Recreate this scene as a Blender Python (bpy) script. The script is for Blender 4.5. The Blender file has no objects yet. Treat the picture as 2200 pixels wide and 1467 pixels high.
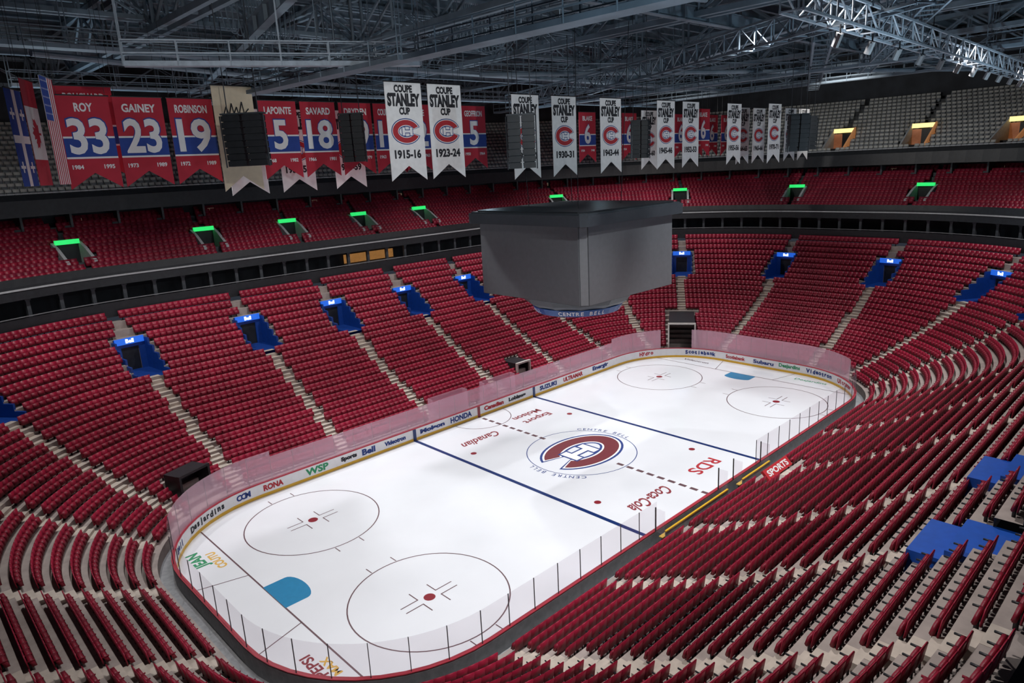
import bpy, bmesh, numpy as np, math, random
from mathutils import Matrix, Vector
random.seed(4)
sc=bpy.context.scene
COL=bpy.context.collection
# ------------------------------------------------------------------ materials
MATS={}
def mat(name,col,rough=.6,metal=0,noise=.12,scale=3.0,bump=0.0,emit=None,es=0,spec=.5):
    if name in MATS: return MATS[name]
    m=bpy.data.materials.new(name);m.use_nodes=True;nt=m.node_tree;b=nt.nodes['Principled BSDF']
    b.inputs['Roughness'].default_value=rough;b.inputs['Metallic'].default_value=metal
    b.inputs['Specular IOR Level'].default_value=spec
    tc=nt.nodes.new('ShaderNodeTexCoord');nz=nt.nodes.new('ShaderNodeTexNoise');nz.inputs['Scale'].default_value=scale
    nz.inputs['Detail'].default_value=3
    nt.links.new(tc.outputs['Object'],nz.inputs['Vector'])
    cr=nt.nodes.new('ShaderNodeValToRGB')
    lo=tuple(max(0,c*(1-noise)) for c in col)+(1,);hi=tuple(min(1,c*(1+noise)) for c in col)+(1,)
    cr.color_ramp.elements[0].color=lo;cr.color_ramp.elements[1].color=hi
    cr.color_ramp.elements[0].position=.3;cr.color_ramp.elements[1].position=.7
    nt.links.new(nz.outputs['Fac'],cr.inputs['Fac']);nt.links.new(cr.outputs['Color'],b.inputs['Base Color'])
    if bump:
        bp=nt.nodes.new('ShaderNodeBump');bp.inputs['Strength'].default_value=bump
        nt.links.new(nz.outputs['Fac'],bp.inputs['Height']);nt.links.new(bp.outputs['Normal'],b.inputs['Normal'])
    if emit:
        b.inputs['Emission Color'].default_value=(*emit,1);b.inputs['Emission Strength'].default_value=es
    MATS[name]=m;return m
M_ICE=mat('ice',(.80,.82,.85),.14,noise=.03,scale=.2,spec=.4)
M_CONC=mat('concrete_tread',(.35,.30,.275),.85,noise=.15,scale=1.5,bump=.1)
M_STEP=mat('stair_concrete',(.52,.455,.39),.85,noise=.12,scale=2)
M_FLOORD=mat('arena_floor',(.07,.07,.08),.8,noise=.2,scale=.5)
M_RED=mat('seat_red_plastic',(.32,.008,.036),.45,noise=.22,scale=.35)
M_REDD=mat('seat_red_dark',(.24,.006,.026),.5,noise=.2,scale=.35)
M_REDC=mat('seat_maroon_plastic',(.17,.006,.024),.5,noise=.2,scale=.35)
M_GREYSEAT=mat('seat_grey_plastic',(.52,.51,.47),.5,noise=.2,scale=.4)
M_BLK=mat('black_metal',(.012,.014,.017),.5,noise=.3)
M_DARK=mat('dark_wall',(.016,.019,.024),.8,noise=.4,scale=.6)
M_DGREY=mat('dark_grey_steel',(.045,.052,.06),.6,noise=.2)
M_MGREY=mat('mid_grey_panel',(.20,.21,.22),.6,noise=.15)
M_STEEL=mat('roof_steel',(.15,.195,.235),.65,noise=.2,scale=.8)
M_STEELL=mat('roof_steel_light',(.32,.37,.42),.65,noise=.15)
M_CEIL=mat('ceiling_deck',(.05,.085,.11),.8,noise=.3,scale=.4)
M_WHITE=mat('white_board',(.80,.80,.81),.35,noise=.03)
M_YEL=mat('yellow_kick_strip',(.72,.42,.03),.4,noise=.05)
M_REDCAP=mat('red_cap_rail',(.42,.04,.06),.4,noise=.05)
M_BLUELINE=mat('ice_blue_paint',(.008,.03,.14),.35,noise=.05)
M_CREASE=mat('crease_blue_paint',(.02,.22,.42),.35,noise=.05)
M_REDLINE=mat('ice_red_paint',(.25,.02,.03),.35,noise=.05)
M_MARK=mat('thin_mark_paint',(.13,.07,.08),.4,noise=.1)
M_CREAM=mat('cream_concrete',(.55,.52,.48),.7,noise=.08)
M_VBLUE=mat('blue_wall_added_glow',(.006,.04,.22),.45,noise=.15,emit=(.0,.04,.25),es=.08)  # faint blue glow added to the wall colour, the wall is no lamp
M_NBLUE=mat('blue_wall_cover',(.006,.08,.44),.5,noise=.08)
M_VSIGN=mat('blue_lit_sign',(.02,.12,.5),.4,emit=(.02,.16,.9),es=.6)
M_WEMI=mat('white_lit_lettering',(.9,.9,1),.4,emit=(.8,.9,1.0),es=1.4)
M_GRN=mat('green_lit_sign',(.05,.6,.15),.4,emit=(.02,.9,.18),es=.8)
M_WARM=mat('warm_lit_sign',(.9,.7,.3),.4,emit=(1,.75,.28),es=1.3)
M_WARMW=mat('wall_painted_warm_light',(.5,.3,.15),.6,emit=(.9,.35,.12),es=.22)  # warm light falling on the side wall, painted in as emission
M_WARMD=mat('doorway_painted_warm_light',(.25,.12,.08),.6,noise=.6,scale=1.0,emit=(.8,.25,.08),es=.14)  # warm light inside the passage, painted in as mottled emission
M_PARA=mat('light_grey_parapet',(.40,.42,.43),.7,noise=.1)
M_SBD=mat('scoreboard_dark_trim',(.045,.053,.062),.5,noise=.1)
M_SCR=mat('blank_screen_grey',(.15,.16,.17),.3,noise=.05)
M_BRED=mat('banner_red_cloth',(.48,.022,.045),.8,noise=.08,scale=1)
M_BBLUE=mat('banner_blue_cloth',(.02,.06,.30),.8,noise=.08)
M_BWHITE=mat('banner_white_cloth',(.80,.80,.79),.8,noise=.05)
M_BCREAM=mat('banner_cream_cloth',(.74,.62,.44),.8,noise=.05)
M_TXTW=mat('white_lettering',(.82,.82,.82),.7,noise=.02)
M_TXTK=mat('black_lettering',(.015,.015,.02),.7,noise=.02)
M_TXTB=mat('blue_lettering',(.012,.04,.20),.7,noise=.02)
M_TXTR=mat('red_lettering',(.42,.02,.03),.7,noise=.02)
M_TXTM=mat('maroon_lettering',(.24,.03,.04),.7,noise=.02)
M_TXTG=mat('green_lettering',(.03,.28,.12),.7,noise=.02)
M_TXTY=mat('yellow_lettering',(.70,.42,.08),.7,noise=.02)
def glassmat(nm,lo,hi,tr=(.97,.96,.97,1),bc=(.85,.70,.78,1)):
    m=bpy.data.materials.new(nm);m.use_nodes=True;nt=m.node_tree
    nt.nodes.clear();o=nt.nodes.new('ShaderNodeOutputMaterial')
    t=nt.nodes.new('ShaderNodeBsdfTransparent');t.inputs[0].default_value=tr
    d=nt.nodes.new('ShaderNodeBsdfPrincipled');d.inputs['Base Color'].default_value=bc;d.inputs['Roughness'].default_value=.3
    mx=nt.nodes.new('ShaderNodeMixShader')
    nz=nt.nodes.new('ShaderNodeTexNoise');nz.inputs['Scale'].default_value=.4
    tc=nt.nodes.new('ShaderNodeTexCoord');nt.links.new(tc.outputs['Object'],nz.inputs['Vector'])
    mr=nt.nodes.new('ShaderNodeMapRange');mr.inputs['To Min'].default_value=lo;mr.inputs['To Max'].default_value=hi
    nt.links.new(nz.outputs['Fac'],mr.inputs['Value']);nt.links.new(mr.outputs[0],mx.inputs[0])
    nt.links.new(t.outputs[0],mx.inputs[1]);nt.links.new(d.outputs[0],mx.inputs[2]);nt.links.new(mx.outputs[0],o.inputs[0])
    return m
M_GLASS=glassmat('acrylic_painted_reflection',.30,.38,(1,.95,.97,1),(.90,.60,.72,1))  # pink reflection of the red seats painted into the far panes
M_GLASSC=glassmat('clear_acrylic',.05,.08)
# ------------------------------------------------------------------ helpers
def mk(name,V,F,m,parent=None,M=None,smooth=False,label=None,cat=None,group=None,kind=None,me=None):
    if me is None:
        me=bpy.data.meshes.new(name);me.from_pydata([tuple(v) for v in V],[],F);me.update()
        me.materials.append(m)
        if smooth:
            for p in me.polygons:p.use_smooth=True
    o=bpy.data.objects.new(name,me);COL.objects.link(o)
    if parent: o.parent=parent
    if M is not None: o.matrix_local=M
    tag(o,label,cat,group,kind);return o
def tag(o,label=None,cat=None,group=None,kind=None):
    if label:o['label']=label
    if cat:o['category']=cat
    if group:o['group']=group
    if kind:o['kind']=kind
def empty(name,M,label,cat,group=None):
    o=bpy.data.objects.new(name,None);o.empty_display_size=.2;COL.objects.link(o);o.matrix_world=M;tag(o,label,cat,group);return o
def frame(o,x,y,z=None):
    x=Vector(x).normalized();y=Vector(y);z=x.cross(y).normalized();y=z.cross(x).normalized()
    M=Matrix.Identity(4)
    for i in range(3):M[i][0]=x[i];M[i][1]=y[i];M[i][2]=z[i];M[i][3]=o[i]
    return M
class MB:
    def __init__(s):s.V=[];s.F=[]
    def box(s,x0,x1,y0,y1,z0,z1,M=None):
        n=len(s.V);c=[(x0,y0,z0),(x1,y0,z0),(x1,y1,z0),(x0,y1,z0),(x0,y0,z1),(x1,y0,z1),(x1,y1,z1),(x0,y1,z1)]
        if M is not None:c=[tuple(M@Vector(p)) for p in c]
        s.V+=c;s.F+=[(n,n+3,n+2,n+1),(n+4,n+5,n+6,n+7),(n,n+1,n+5,n+4),(n+1,n+2,n+6,n+5),(n+2,n+3,n+7,n+6),(n+3,n,n+4,n+7)]
    def tube(s,p,q,r,k=6):
        p=Vector(p);q=Vector(q);d=(q-p)
        if d.length<1e-6:return
        d.normalize();a=d.orthogonal() if abs(d.z)>.99 else d.cross(Vector((0,0,1)));a.normalize();b=d.cross(a);n=len(s.V)
        for c in (p,q):
            for i in range(k):
                t=2*math.pi*(i+.5)/k;s.V.append(tuple(c+a*math.cos(t)*r+b*math.sin(t)*r))
        for i in range(k):
            j=(i+1)%k;s.F.append((n+i,n+j,n+k+j,n+k+i))
        s.F.append(tuple(n+i for i in range(k))[::-1]);s.F.append(tuple(n+k+i for i in range(k)))
    def prism(s,pts,z0,z1):
        n=len(s.V);k=len(pts);s.V+=[(a,b,z0) for a,b in pts]+[(a,b,z1) for a,b in pts]
        s.F.append(tuple(range(n,n+k))[::-1]);s.F.append(tuple(range(n+k,n+2*k)))
        for i in range(k):
            j=(i+1)%k;s.F.append((n+i,n+j,n+k+j,n+k+i))
    def obj(s,name,m,**k):return mk(name,s.V,s.F,m,**k)
def bevel(o,w=.02,seg=2):
    b=o.modifiers.new('bevel','BEVEL');b.width=w;b.segments=seg;b.limit_method='ANGLE'
TC={}
def text_mesh(body,size,bold=.0,width=None,sq=1.0,shear=0):
    key=(body,size,bold,width,sq,shear)
    if key in TC:return TC[key]
    c=bpy.data.curves.new('lettering','FONT');c.body=body;c.size=size;c.align_x='CENTER';c.align_y='CENTER';c.offset=bold;c.extrude=0
    c.resolution_u=3;c.shear=shear
    o=bpy.data.objects.new('lettering',c);COL.objects.link(o);bpy.context.view_layer.update()
    me=bpy.data.meshes.new_from_object(o.evaluated_get(bpy.context.evaluated_depsgraph_get()))
    bpy.data.objects.remove(o);bpy.data.curves.remove(c)
    n=len(me.vertices);a=np.zeros(n*3);me.vertices.foreach_get('co',a);a=a.reshape(-1,3)
    if n:
        c0=(a.min(0)+a.max(0))/2;a-=c0;w=a[:,0].max()*2
        if width and w>0:a[:,0]*=width/w
        a[:,1]*=sq
        me.vertices.foreach_set('co',a.ravel())
    me.update();TC[key]=me;return me
def text(body,size,m,M,parent,bold=.0,width=None,name='lettering',sq=1.0,label=None,shear=0):
    me=text_mesh(body,size,bold,width,sq,shear).copy();me.materials.clear();me.materials.append(m)
    o=bpy.data.objects.new(name,me);COL.objects.link(o);o.parent=parent;o.matrix_local=M
    if label:o['label']=label
    return o
# ------------------------------------------------------------------ perimeter
CX,CY,CR=21.98,4.45,8.5
class Per:
    def __init__(s,R0):
        s.R0=R0;A=R0*math.pi/2;L=[2*CY,A,2*CX,A,2*CY,A,2*CX,A];s.cum=[0]
        for l in L:s.cum.append(s.cum[-1]+l)
        s.T=s.cum[-1]
    def sta(s,S):
        S=S%s.T
        for i in range(8):
            if S<=s.cum[i+1]+1e-9:break
        u=S-s.cum[i]
        if i==0:return (CX,-CY+u,1,0)
        if i==2:return (CX-u,CY,0,1)
        if i==4:return (-CX,CY-u,-1,0)
        if i==6:return (-CX+u,-CY,0,-1)
        a=u/s.R0+{1:0,3:math.pi/2,5:math.pi,7:1.5*math.pi}[i]
        c={1:(CX,CY),3:(-CX,CY),5:(-CX,-CY),7:(CX,-CY)}[i]
        return (c[0],c[1],math.cos(a),math.sin(a))
    def S(s,seg,v):
        if seg==0:return s.cum[0]+v+CY
        if seg==2:return s.cum[2]+CX-v
        if seg==4:return s.cum[4]+CY-v
        if seg==6:return s.cum[6]+v+CX
        a0={1:0,3:90,5:180,7:270}[seg];return s.cum[seg]+math.radians(v-a0)*s.R0
def pos(st,d):return (st[0]+st[2]*(CR+d),st[1]+st[3]*(CR+d))
def breaks(per,S0,S1,step,extra=()):
    b=[S0,S1]+[c for c in per.cum if S0<c<S1]+[c+per.T for c in per.cum if S0<c+per.T<S1]+([0] if S0<0<S1 else [])+[c-per.T for c in per.cum if S0<c-per.T<S1]
    for e in extra:
        for q in (e,e+per.T,e-per.T):
            if S0<q<S1:b.append(q)
    b=sorted(set(round(x,4) for x in b));out=[b[0]]
    for a,c in zip(b,b[1:]):
        n=max(1,int(math.ceil((c-a)/step)))
        st=per.sta((a+c)/2)
        if abs(st[2]*st[3])<1e-9 and per.sta(a+1e-3)[2:]==per.sta(c-1e-3)[2:]:n=1
        for i in range(1,n+1):out.append(a+(c-a)*i/n)
    return out
def sweep(name,prof,m,R0=8.5,S0=0,S1=None,closed=True,step=1.2,**k):
    per=Per(R0)
    if S1 is None:S1=per.T
    full=abs(S1-S0-per.T)<1e-6
    bs=breaks(per,S0,S1,step)
    V=[];F=[];np_=len(prof)
    for S in bs:
        st=per.sta(S)
        for d,z in prof:
            x,y=pos(st,d);V.append((x,y,z))
    for i in range(len(bs)-1):
        for j in range(np_ if closed else np_-1):
            a=i*np_+j;b=i*np_+(j+1)%np_;F.append((a,b,b+np_,a+np_))
    if closed and not full:
        F.append(tuple(range(np_)));n=(len(bs)-1)*np_;F.append(tuple(range(n,n+np_))[::-1])
    return mk(name,V,F,m,**k)
# ------------------------------------------------------------------ tiers
FE=[(7,354),(1,2.5),(1,33),(1,57),(2,21.9),(2,13.8),(2,4.6),(2,-4.6),(2,-13.8),(3,95.5),(3,125.5),(3,148),(4,4.2),(4,-4.2),(5,213),(5,237),(6,-22.4),(6,-14.6),(6,-7.0),(6,3.6),(6,13.2),(6,21.9),(7,303),(7,326)]
def NEARS(f):return f[0] in (5,6)
def HRF(f):
    if f in ((6,-14.6),(6,-7.0)):return (18,22)
    if NEARS(f):return (30,31)
    return (15,19)
def zl(d):
    u=d-1.6;return .9+.42*u+.0088*u*u
def tier(name,rows,R0,S0,S1,holes,hw,hrf,label,matl=M_CONC,front=None,feats=FE):
    per=Per(R0);HS=[(per.S(*f),hrf(f)) for f in feats] if holes else []
    ex=[h+s for h,_ in HS for s in (-hw,hw)]
    bs=breaks(per,S0(per),S1(per),1.6,ex)
    V=[];F=[]
    def quad(A,B,d0,z0,d1,z1):
        n=len(V)
        for st,d,z in ((A,d0,z0),(A,d1,z1),(B,d1,z1),(B,d0,z0)):
            x,y=pos(st,d);V.append((x,y,z))
        F.append((n,n+1,n+2,n+3))
    pitch=rows[1][0]-rows[0][0]
    for a,b in zip(bs,bs[1:]):
        mid=(a+b)/2;hr=None
        for h,q in HS:
            if abs(((mid-h+per.T/2)%per.T)-per.T/2)<hw:hr=q
        A=per.sta(a+1e-6);B=per.sta(b-1e-6)
        for k,(d,z) in enumerate(rows):
            d0=d-.35;d1=d0+pitch
            zp=rows[k-1][1] if k else (front if front is not None else z-.4)
            if hr and hr[0]<=k<=hr[1]:
                if k==hr[0]:quad(A,B,d0,zp,d0,z)
                continue
            if hr and k==hr[1]+1:zp=rows[hr[0]][1]-.3
            quad(A,B,d0,zp,d0,z);quad(A,B,d0,z,d1,z)
    return mk(name,V,F,matl,label=label,cat='seating tier',kind='structure')
NROW=23
ROWS=[(1.35+.85*k,zl(1.35+.85*k)) for k in range(NROW+12)]
tier('floor_lower_seating_tier',ROWS[:NROW],24.75,lambda p:0,lambda p:p.T,True,1.35,HRF,'stepped cream concrete tier carrying the red lower bowl seats',front=0)
CROWS=[(21.9+.85*m,15.9+.5*m) for m in range(9)]
CHR=(2,4)
CF=[(7,354),(1,6),(1,33.5),(1,65),(2,13.6),(2,4.6),(2,-4.6),(2,-13.8),(3,97),(3,130),(3,160),(7,318)]
s0=lambda p:-p.R0*math.radians(62)
s1=lambda p:p.cum[4]
tier('floor_club_seating_tier',CROWS,33.0,s0,s1,True,1.25,lambda f:CHR,'stepped concrete balcony tier carrying red club seats',front=15.5,feats=CF,matl=M_DGREY)
UROWS=[(27.0+.85*m,22.6+.50*m) for m in range(14)]
UHR=(1,4)
UF=[(7,321),(7,342.5),(7,358.4),(0,4.3)]
tier('floor_upper_seating_tier',UROWS,39.0,s0,s1,True,1.5,lambda f:UHR,'stepped concrete upper deck carrying grey seats',front=22.1,feats=UF,matl=M_DGREY)
# ------------------------------------------------------------------ seats
CAMP=np.array([-40.812,-35.619,23.439]);YAW,PIT,ROL,FPX=math.radians(46.755),math.radians(14.246),math.radians(-2.919),1492.6
cf=np.array([math.cos(PIT)*math.cos(YAW),math.cos(PIT)*math.sin(YAW),-math.sin(PIT)])
cr=np.array([math.sin(YAW),-math.cos(YAW),0.]);cu=np.cross(cr,cf)
cr2=cr*math.cos(ROL)+cu*math.sin(ROL);cu2=-cr*math.sin(ROL)+cu*math.cos(ROL)
def rows_seats(rows,feats,R0,S0,S1,ahw,hhw,hrf,skip=None,sp=.53):
    per0=Per(R0);A=[(per0.sta(per0.S(*f)),hrf(f)) for f in feats];out=[]
    for k,(d,z) in enumerate(rows):
        dd=d+.12;per=Per(CR+dd);a=S0(per);b=S1(per);n=int((b-a)/sp)
        for i in range(n):
            st=per.sta(a+(i+.5)*(b-a)/n);x,y=pos(st,dd);ok=True
            for f,hr in A:
                rx,ry=x-f[0],y-f[1];al=rx*f[2]+ry*f[3];lat=abs(-rx*f[3]+ry*f[2])
                if al>0 and lat<(hhw if hr[0]<=k<=hr[1] else ahw):ok=False;break
            if ok and skip and skip(x,y,d,st):ok=False
            if ok:out.append((x,y,z,st[2],st[3]))
    return np.array(out)
ZP=Per(24.75).sta(Per(24.75).S(1,33))
TUN=[((ZP[0],ZP[1]),(ZP[2],ZP[3]),1.9,-1,7.6),((9.2,CY),(0,1),1.15,2.0,5.4),((-CX,CY),(math.cos(math.radians(111)),math.sin(math.radians(111))),1.45,1.2,4.3)]
def skipL(x,y,d,st):
    for b,n,hw,d0,d1 in TUN:
        rx,ry=x-b[0],y-b[1];al=rx*n[0]+ry*n[1];lat=abs(-rx*n[1]+ry*n[0])
        if al>0 and lat<hw and d0<=al-CR<=d1:return True
    if y<0 and 1.4<x<5.6 and d<3.2 and st[3]<-.9:return True
    return False
zero=lambda p:0
LS=rows_seats(ROWS[:NROW],FE,24.75,zero,lambda p:p.T,.56,1.6,HRF,skipL)
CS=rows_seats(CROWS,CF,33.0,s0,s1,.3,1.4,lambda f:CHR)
US=rows_seats(UROWS,UF,39.0,s0,s1,.5,1.7,lambda f:UHR,sp=.6)
d=LS[:,:3]+np.array([0,0,.5])-CAMP;zz=d@cf;px=1100+FPX*(d@cr2)/zz;py=733.5-FPX*(d@cu2)/zz
vis=(zz>1)&(px>-5)&(px<2205)&(py>-5)&(py<1475)
dist=np.where(vis,np.linalg.norm(d,axis=1),1e9)
order=np.argsort(dist);near=order[:300];rest=order[300:]
def boxes_template(bs):
    V=[];F=[]
    for (x0,x1,y0,y1,z0,z1,dy) in bs:
        n=len(V);V+=[(x0,y0,z0),(x1,y0,z0),(x1,y1,z0),(x0,y1,z0),(x0,y0+dy,z1),(x1,y0+dy,z1),(x1,y1+dy,z1),(x0,y1+dy,z1)]
        F+=[(n,n+3,n+2,n+1),(n+4,n+5,n+6,n+7),(n,n+1,n+5,n+4),(n+1,n+2,n+6,n+5),(n+2,n+3,n+7,n+6),(n+3,n,n+4,n+7)]
    return np.array(V,float),np.array(F)
def scatter(name,S,tmpl,mats,matidx,**k):
    V,F=tmpl;n=len(S);nv=len(V)
    nx,ny=S[:,3:4],S[:,4:5]
    X=S[:,0:1]+V[None,:,0]*ny+V[None,:,1]*nx
    Y=S[:,1:2]-V[None,:,0]*nx+V[None,:,1]*ny
    Z=S[:,2:3]+np.broadcast_to(V[None,:,2],(n,nv))
    VV=np.stack([X,Y,Z],-1).reshape(-1,3)
    FF=(F[None]+(np.arange(n)*nv)[:,None,None]).reshape(-1,4)
    me=bpy.data.meshes.new(name);me.vertices.add(len(VV));me.vertices.foreach_set('co',VV.ravel())
    me.loops.add(FF.size);me.loops.foreach_set('vertex_index',FF.ravel().astype(np.int32))
    me.polygons.add(len(FF));me.polygons.foreach_set('loop_start',(np.arange(len(FF))*4).astype(np.int32))
    me.polygons.foreach_set('loop_total',np.full(len(FF),4,np.int32))
    for m in mats:me.materials.append(m)
    me.polygons.foreach_set('material_index',np.tile(np.repeat(matidx,6),n).astype(np.int32))
    me.update();me.validate()
    return mk(name,None,None,None,me=me,**k)
T1=boxes_template([(-.257,.257,.10,.15,.24,.90,.08),(-.24,.24,-.18,-.01,.26,.62,.12),(-.262,-.235,-.14,.14,.54,.60,0),(-.03,.03,.0,.12,0,.4,0)])
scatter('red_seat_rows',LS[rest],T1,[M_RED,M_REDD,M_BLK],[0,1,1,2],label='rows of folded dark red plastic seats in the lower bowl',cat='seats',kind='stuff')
T2=boxes_template([(-.255,.255,.10,.17,.20,.92,.07),(-.24,.24,-.16,.05,.15,.66,.10)])
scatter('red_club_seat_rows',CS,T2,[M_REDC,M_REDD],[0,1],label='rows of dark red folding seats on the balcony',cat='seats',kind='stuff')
scatter('grey_seat_rows',US,T2,[M_GREYSEAT,M_MGREY],[0,1],label='rows of grey folding seats on the upper deck',cat='seats',kind='stuff')
def part(bs,m,name,bw=.02):
    b=MB()
    for q in bs:b.box(*q)
    me=bpy.data.meshes.new(name);me.from_pydata(b.V,[],b.F);me.materials.append(m)
    bm=bmesh.new();bm.from_mesh(me);bmesh.ops.bevel(bm,geom=list(bm.edges),offset=bw,segments=2,affect='EDGES');bm.to_mesh(me);bm.free()
    for p in me.polygons:p.use_smooth=True
    return me
ME_back=part([(-.256,.256,-.025,.025,0,.60)],M_RED,'backrest',.02)
ME_pan=part([(-.235,.235,-.065,.065,0,.38)],M_REDD,'seat_pan',.03)
ME_arm=part([(-.022,.022,-.16,.16,-.03,.03),(-.018,.018,.06,.13,-.60,-.02)],M_BLK,'armrest',.008)
ME_ped=part([(-.035,.035,-.05,.07,0,.42),(-.2,.2,-.03,.03,.36,.42)],M_BLK,'pedestal',.008)
tb=Matrix.Translation((0,.13,.29))@Matrix.Rotation(math.radians(-8),4,'X')
tp=Matrix.Translation((0,-.03,.28))@Matrix.Rotation(math.radians(-14),4,'X')
for i in near:
    x,y,z,nx,ny=LS[i]
    M=frame((x,y,z),(ny,-nx,0),(nx,ny,0))
    e=empty('stadium_seat',M,'folded dark red plastic stadium seat on concrete step','seat','red seats in the nearest rows')
    for nm,me,ml in (('backrest',ME_back,tb),('seat_pan',ME_pan,tp),('armrest',ME_arm,Matrix.Translation((-.262,-.02,.58))),('pedestal',ME_ped,Matrix.Identity(4))):
        o=bpy.data.objects.new(nm,me);COL.objects.link(o);o.parent=e;o.matrix_local=ml
# ------------------------------------------------------------------ stairs in aisles, vomitories
for fi,f in enumerate(FE):
    per=Per(24.75);st=per.sta(per.S(*f));hr=HRF(f);nearside=NEARS(f)
    M=frame((st[0]+st[2]*CR,st[1]+st[3]*CR,0),(st[3],-st[2],0),(st[2],st[3],0))
    b=MB()
    for k in range(1,min(hr[0]+1,NROW)):
        dk,zk=ROWS[k];zp=ROWS[k-1][1]
        if fi==2 and dk<8.2:continue
        b.box(-.52,.52,dk-.35-.36,dk-.35,zp-.02,(zp+zk)/2)
        b.box(-.52,.52,dk-.35,dk+.16,zk-.02,zk+.01)
    b.obj('aisle_stairs',M_STEP,M=M,label='pale concrete stairs climbing between red seat blocks',cat='stairs',group='aisle stairs of the lower bowl')
    if hr[0]>25:continue
    d0,z0=ROWS[hr[0]][0]-.35,ROWS[hr[0]][1];nr=hr[1]-hr[0]+1;L=nr*.85
    e=empty('vomitory',M@Matrix.Translation((0,d0,z0)),'blue walled stair entrance among the red seats','entrance','blue entrances of the lower bowl')
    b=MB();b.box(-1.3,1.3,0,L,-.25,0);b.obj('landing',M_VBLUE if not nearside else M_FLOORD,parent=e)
    if nearside:
        b=MB();b.box(-1.42,1.42,-.25,.9,-.6,.42);b.box(-1.42,1.42,.9,L,-.25,.82);b.obj('blue_cover',M_NBLUE,parent=e)
        continue
    for s in (-1,1):
        b=MB()
        for j in range(nr):
            b.box(min(s*1.25,s*1.42),max(s*1.25,s*1.42),j*.85,(j+1)*.85,-.25,ROWS[hr[0]+j][1]-z0+.45)
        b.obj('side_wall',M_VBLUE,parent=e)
    zt=(ROWS[hr[1]][1]+.62-z0)
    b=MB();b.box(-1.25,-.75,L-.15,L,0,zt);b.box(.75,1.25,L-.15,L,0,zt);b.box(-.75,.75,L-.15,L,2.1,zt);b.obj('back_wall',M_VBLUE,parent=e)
    b=MB();b.box(-.75,.75,L-.02,L+.05,0,2.1);b.obj('doorway',M_BLK,parent=e)
    b=MB();b.box(-1.2,1.2,L-.3,L-.16,zt-.5,zt+.05);b.obj('lit_sign',M_VSIGN,parent=e)
    text('Bell',.48,M_WEMI,frame((0,L-.32,zt-.22),(1,0,0),(0,0,1)),e,bold=.02)
for f in CF:
    per=Per(33.0);st=per.sta(per.S(*f))
    M=frame((st[0]+st[2]*CR,st[1]+st[3]*CR,0),(st[3],-st[2],0),(st[2],st[3],0))
    d0=CROWS[2][0]-.35;z0=CROWS[2][1];L=.85*3
    e=empty('balcony_entrance',M@Matrix.Translation((0,d0,z0)),'grey walled balcony entrance under a green lit sign','entrance','balcony entrances with green signs')
    b=MB();b.box(-1.3,1.3,0,L,-.6,-.5);b.obj('landing',M_FLOORD,parent=e)
    for s in (-1,1):
        V=[];xa,xb=s*.98,s*1.25
        P=[(-.5,-.9),(L+.1,-.6),(L+.1,1.75),(1.4,1.25),(-.5,.1)]
        for x in (xa,xb):V+=[(x,y,z) for y,z in P]
        n=5;F=[tuple(range(n)),tuple(range(n,2*n))]+[(i,(i+1)%n,n+(i+1)%n,n+i) for i in range(n)]
        mk('side_wall',V,F,M_PARA,parent=e)
    b=MB();b.box(-1.05,1.05,L-.05,L+.05,-.5,1.7);b.obj('doorway',M_BLK,parent=e)
    b=MB();b.box(-1.0,1.0,L-.4,L-.1,1.55,1.95);b.obj('lit_sign',M_GRN,parent=e)
for f in UF:
    per=Per(39.0);st=per.sta(per.S(*f))
    M=frame((st[0]+st[2]*CR,st[1]+st[3]*CR,0),(st[3],-st[2],0),(st[2],st[3],0))
    d0=UROWS[UHR[0]][0]-.35;z0=UROWS[UHR[0]][1];L=.85*4
    e=empty('upper_deck_entrance',M@Matrix.Translation((0,d0,z0)),'upper deck doorway with warm yellow lit sign','entrance','warm lit upper deck entrances')
    b=MB();b.box(-1.55,1.55,0,L,-.3,-.2);b.obj('landing',M_FLOORD,parent=e)
    for s in (-1,1):
        V=[];xa,xb=s*1.3,s*1.5
        P=[(-.2,-.4),(L+.1,-.4),(L+.1,3.0),(-.2,.4)]
        for x in (xa,xb):V+=[(x,y,z) for y,z in P]
        n=4;F=[tuple(range(n)),tuple(range(n,2*n))]+[(i,(i+1)%n,n+(i+1)%n,n+i) for i in range(n)]
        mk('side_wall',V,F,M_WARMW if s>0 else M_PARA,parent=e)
    b=MB();b.box(-1.3,-.2,L-.05,L+.05,-.3,2.2);b.obj('passage_wall_painted_light',M_WARMD,parent=e)
    b=MB();b.box(-.2,1.3,L-.05,L+.05,-.3,2.2);b.obj('doorway',M_BLK,parent=e)
    b=MB();b.box(-1.3,1.3,L-.25,L-.1,2.35,2.9);b.obj('lit_sign',M_WARM,parent=e)
# ------------------------------------------------------------------ structure
def flat(name,x0,x1,y0,y1,z,m,**k):return mk(name,[(x0,y0,z),(x1,y0,z),(x1,y1,z),(x0,y1,z)],[(0,1,2,3)],m,**k)
flat('floor',-75,80,-60,65,-.12,M_FLOORD,kind='structure',label='dark concrete arena floor beneath the stands')
def S0d(R):return -R*math.radians(62)
def seg(name,prof,m,Rr=33.0,closed=True,**k):
    p=Per(Rr);return sweep(name,prof,m,R0=Rr,S0=S0d(Rr),S1=p.cum[4],closed=closed,step=1.8,**k)
seg('wall_suite_level',[(23.4,11.8),(23.4,15.6),(23.5,15.6),(23.5,11.8)],M_DARK,kind='structure',label='dark recessed wall of the suite level')
seg('floor_suite_walkway',[(20.7,12.6),(23.4,12.6),(23.4,12.75),(20.7,12.75)],M_FLOORD,kind='structure',label='dark walkway floor behind the lower bowl')
seg('trim_suite_front_ledge',[(20.65,12.0),(20.85,12.0),(20.85,13.3),(20.65,13.3)],M_BLK,kind='structure',label='dark grey parapet at the top of the lower bowl')
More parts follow.
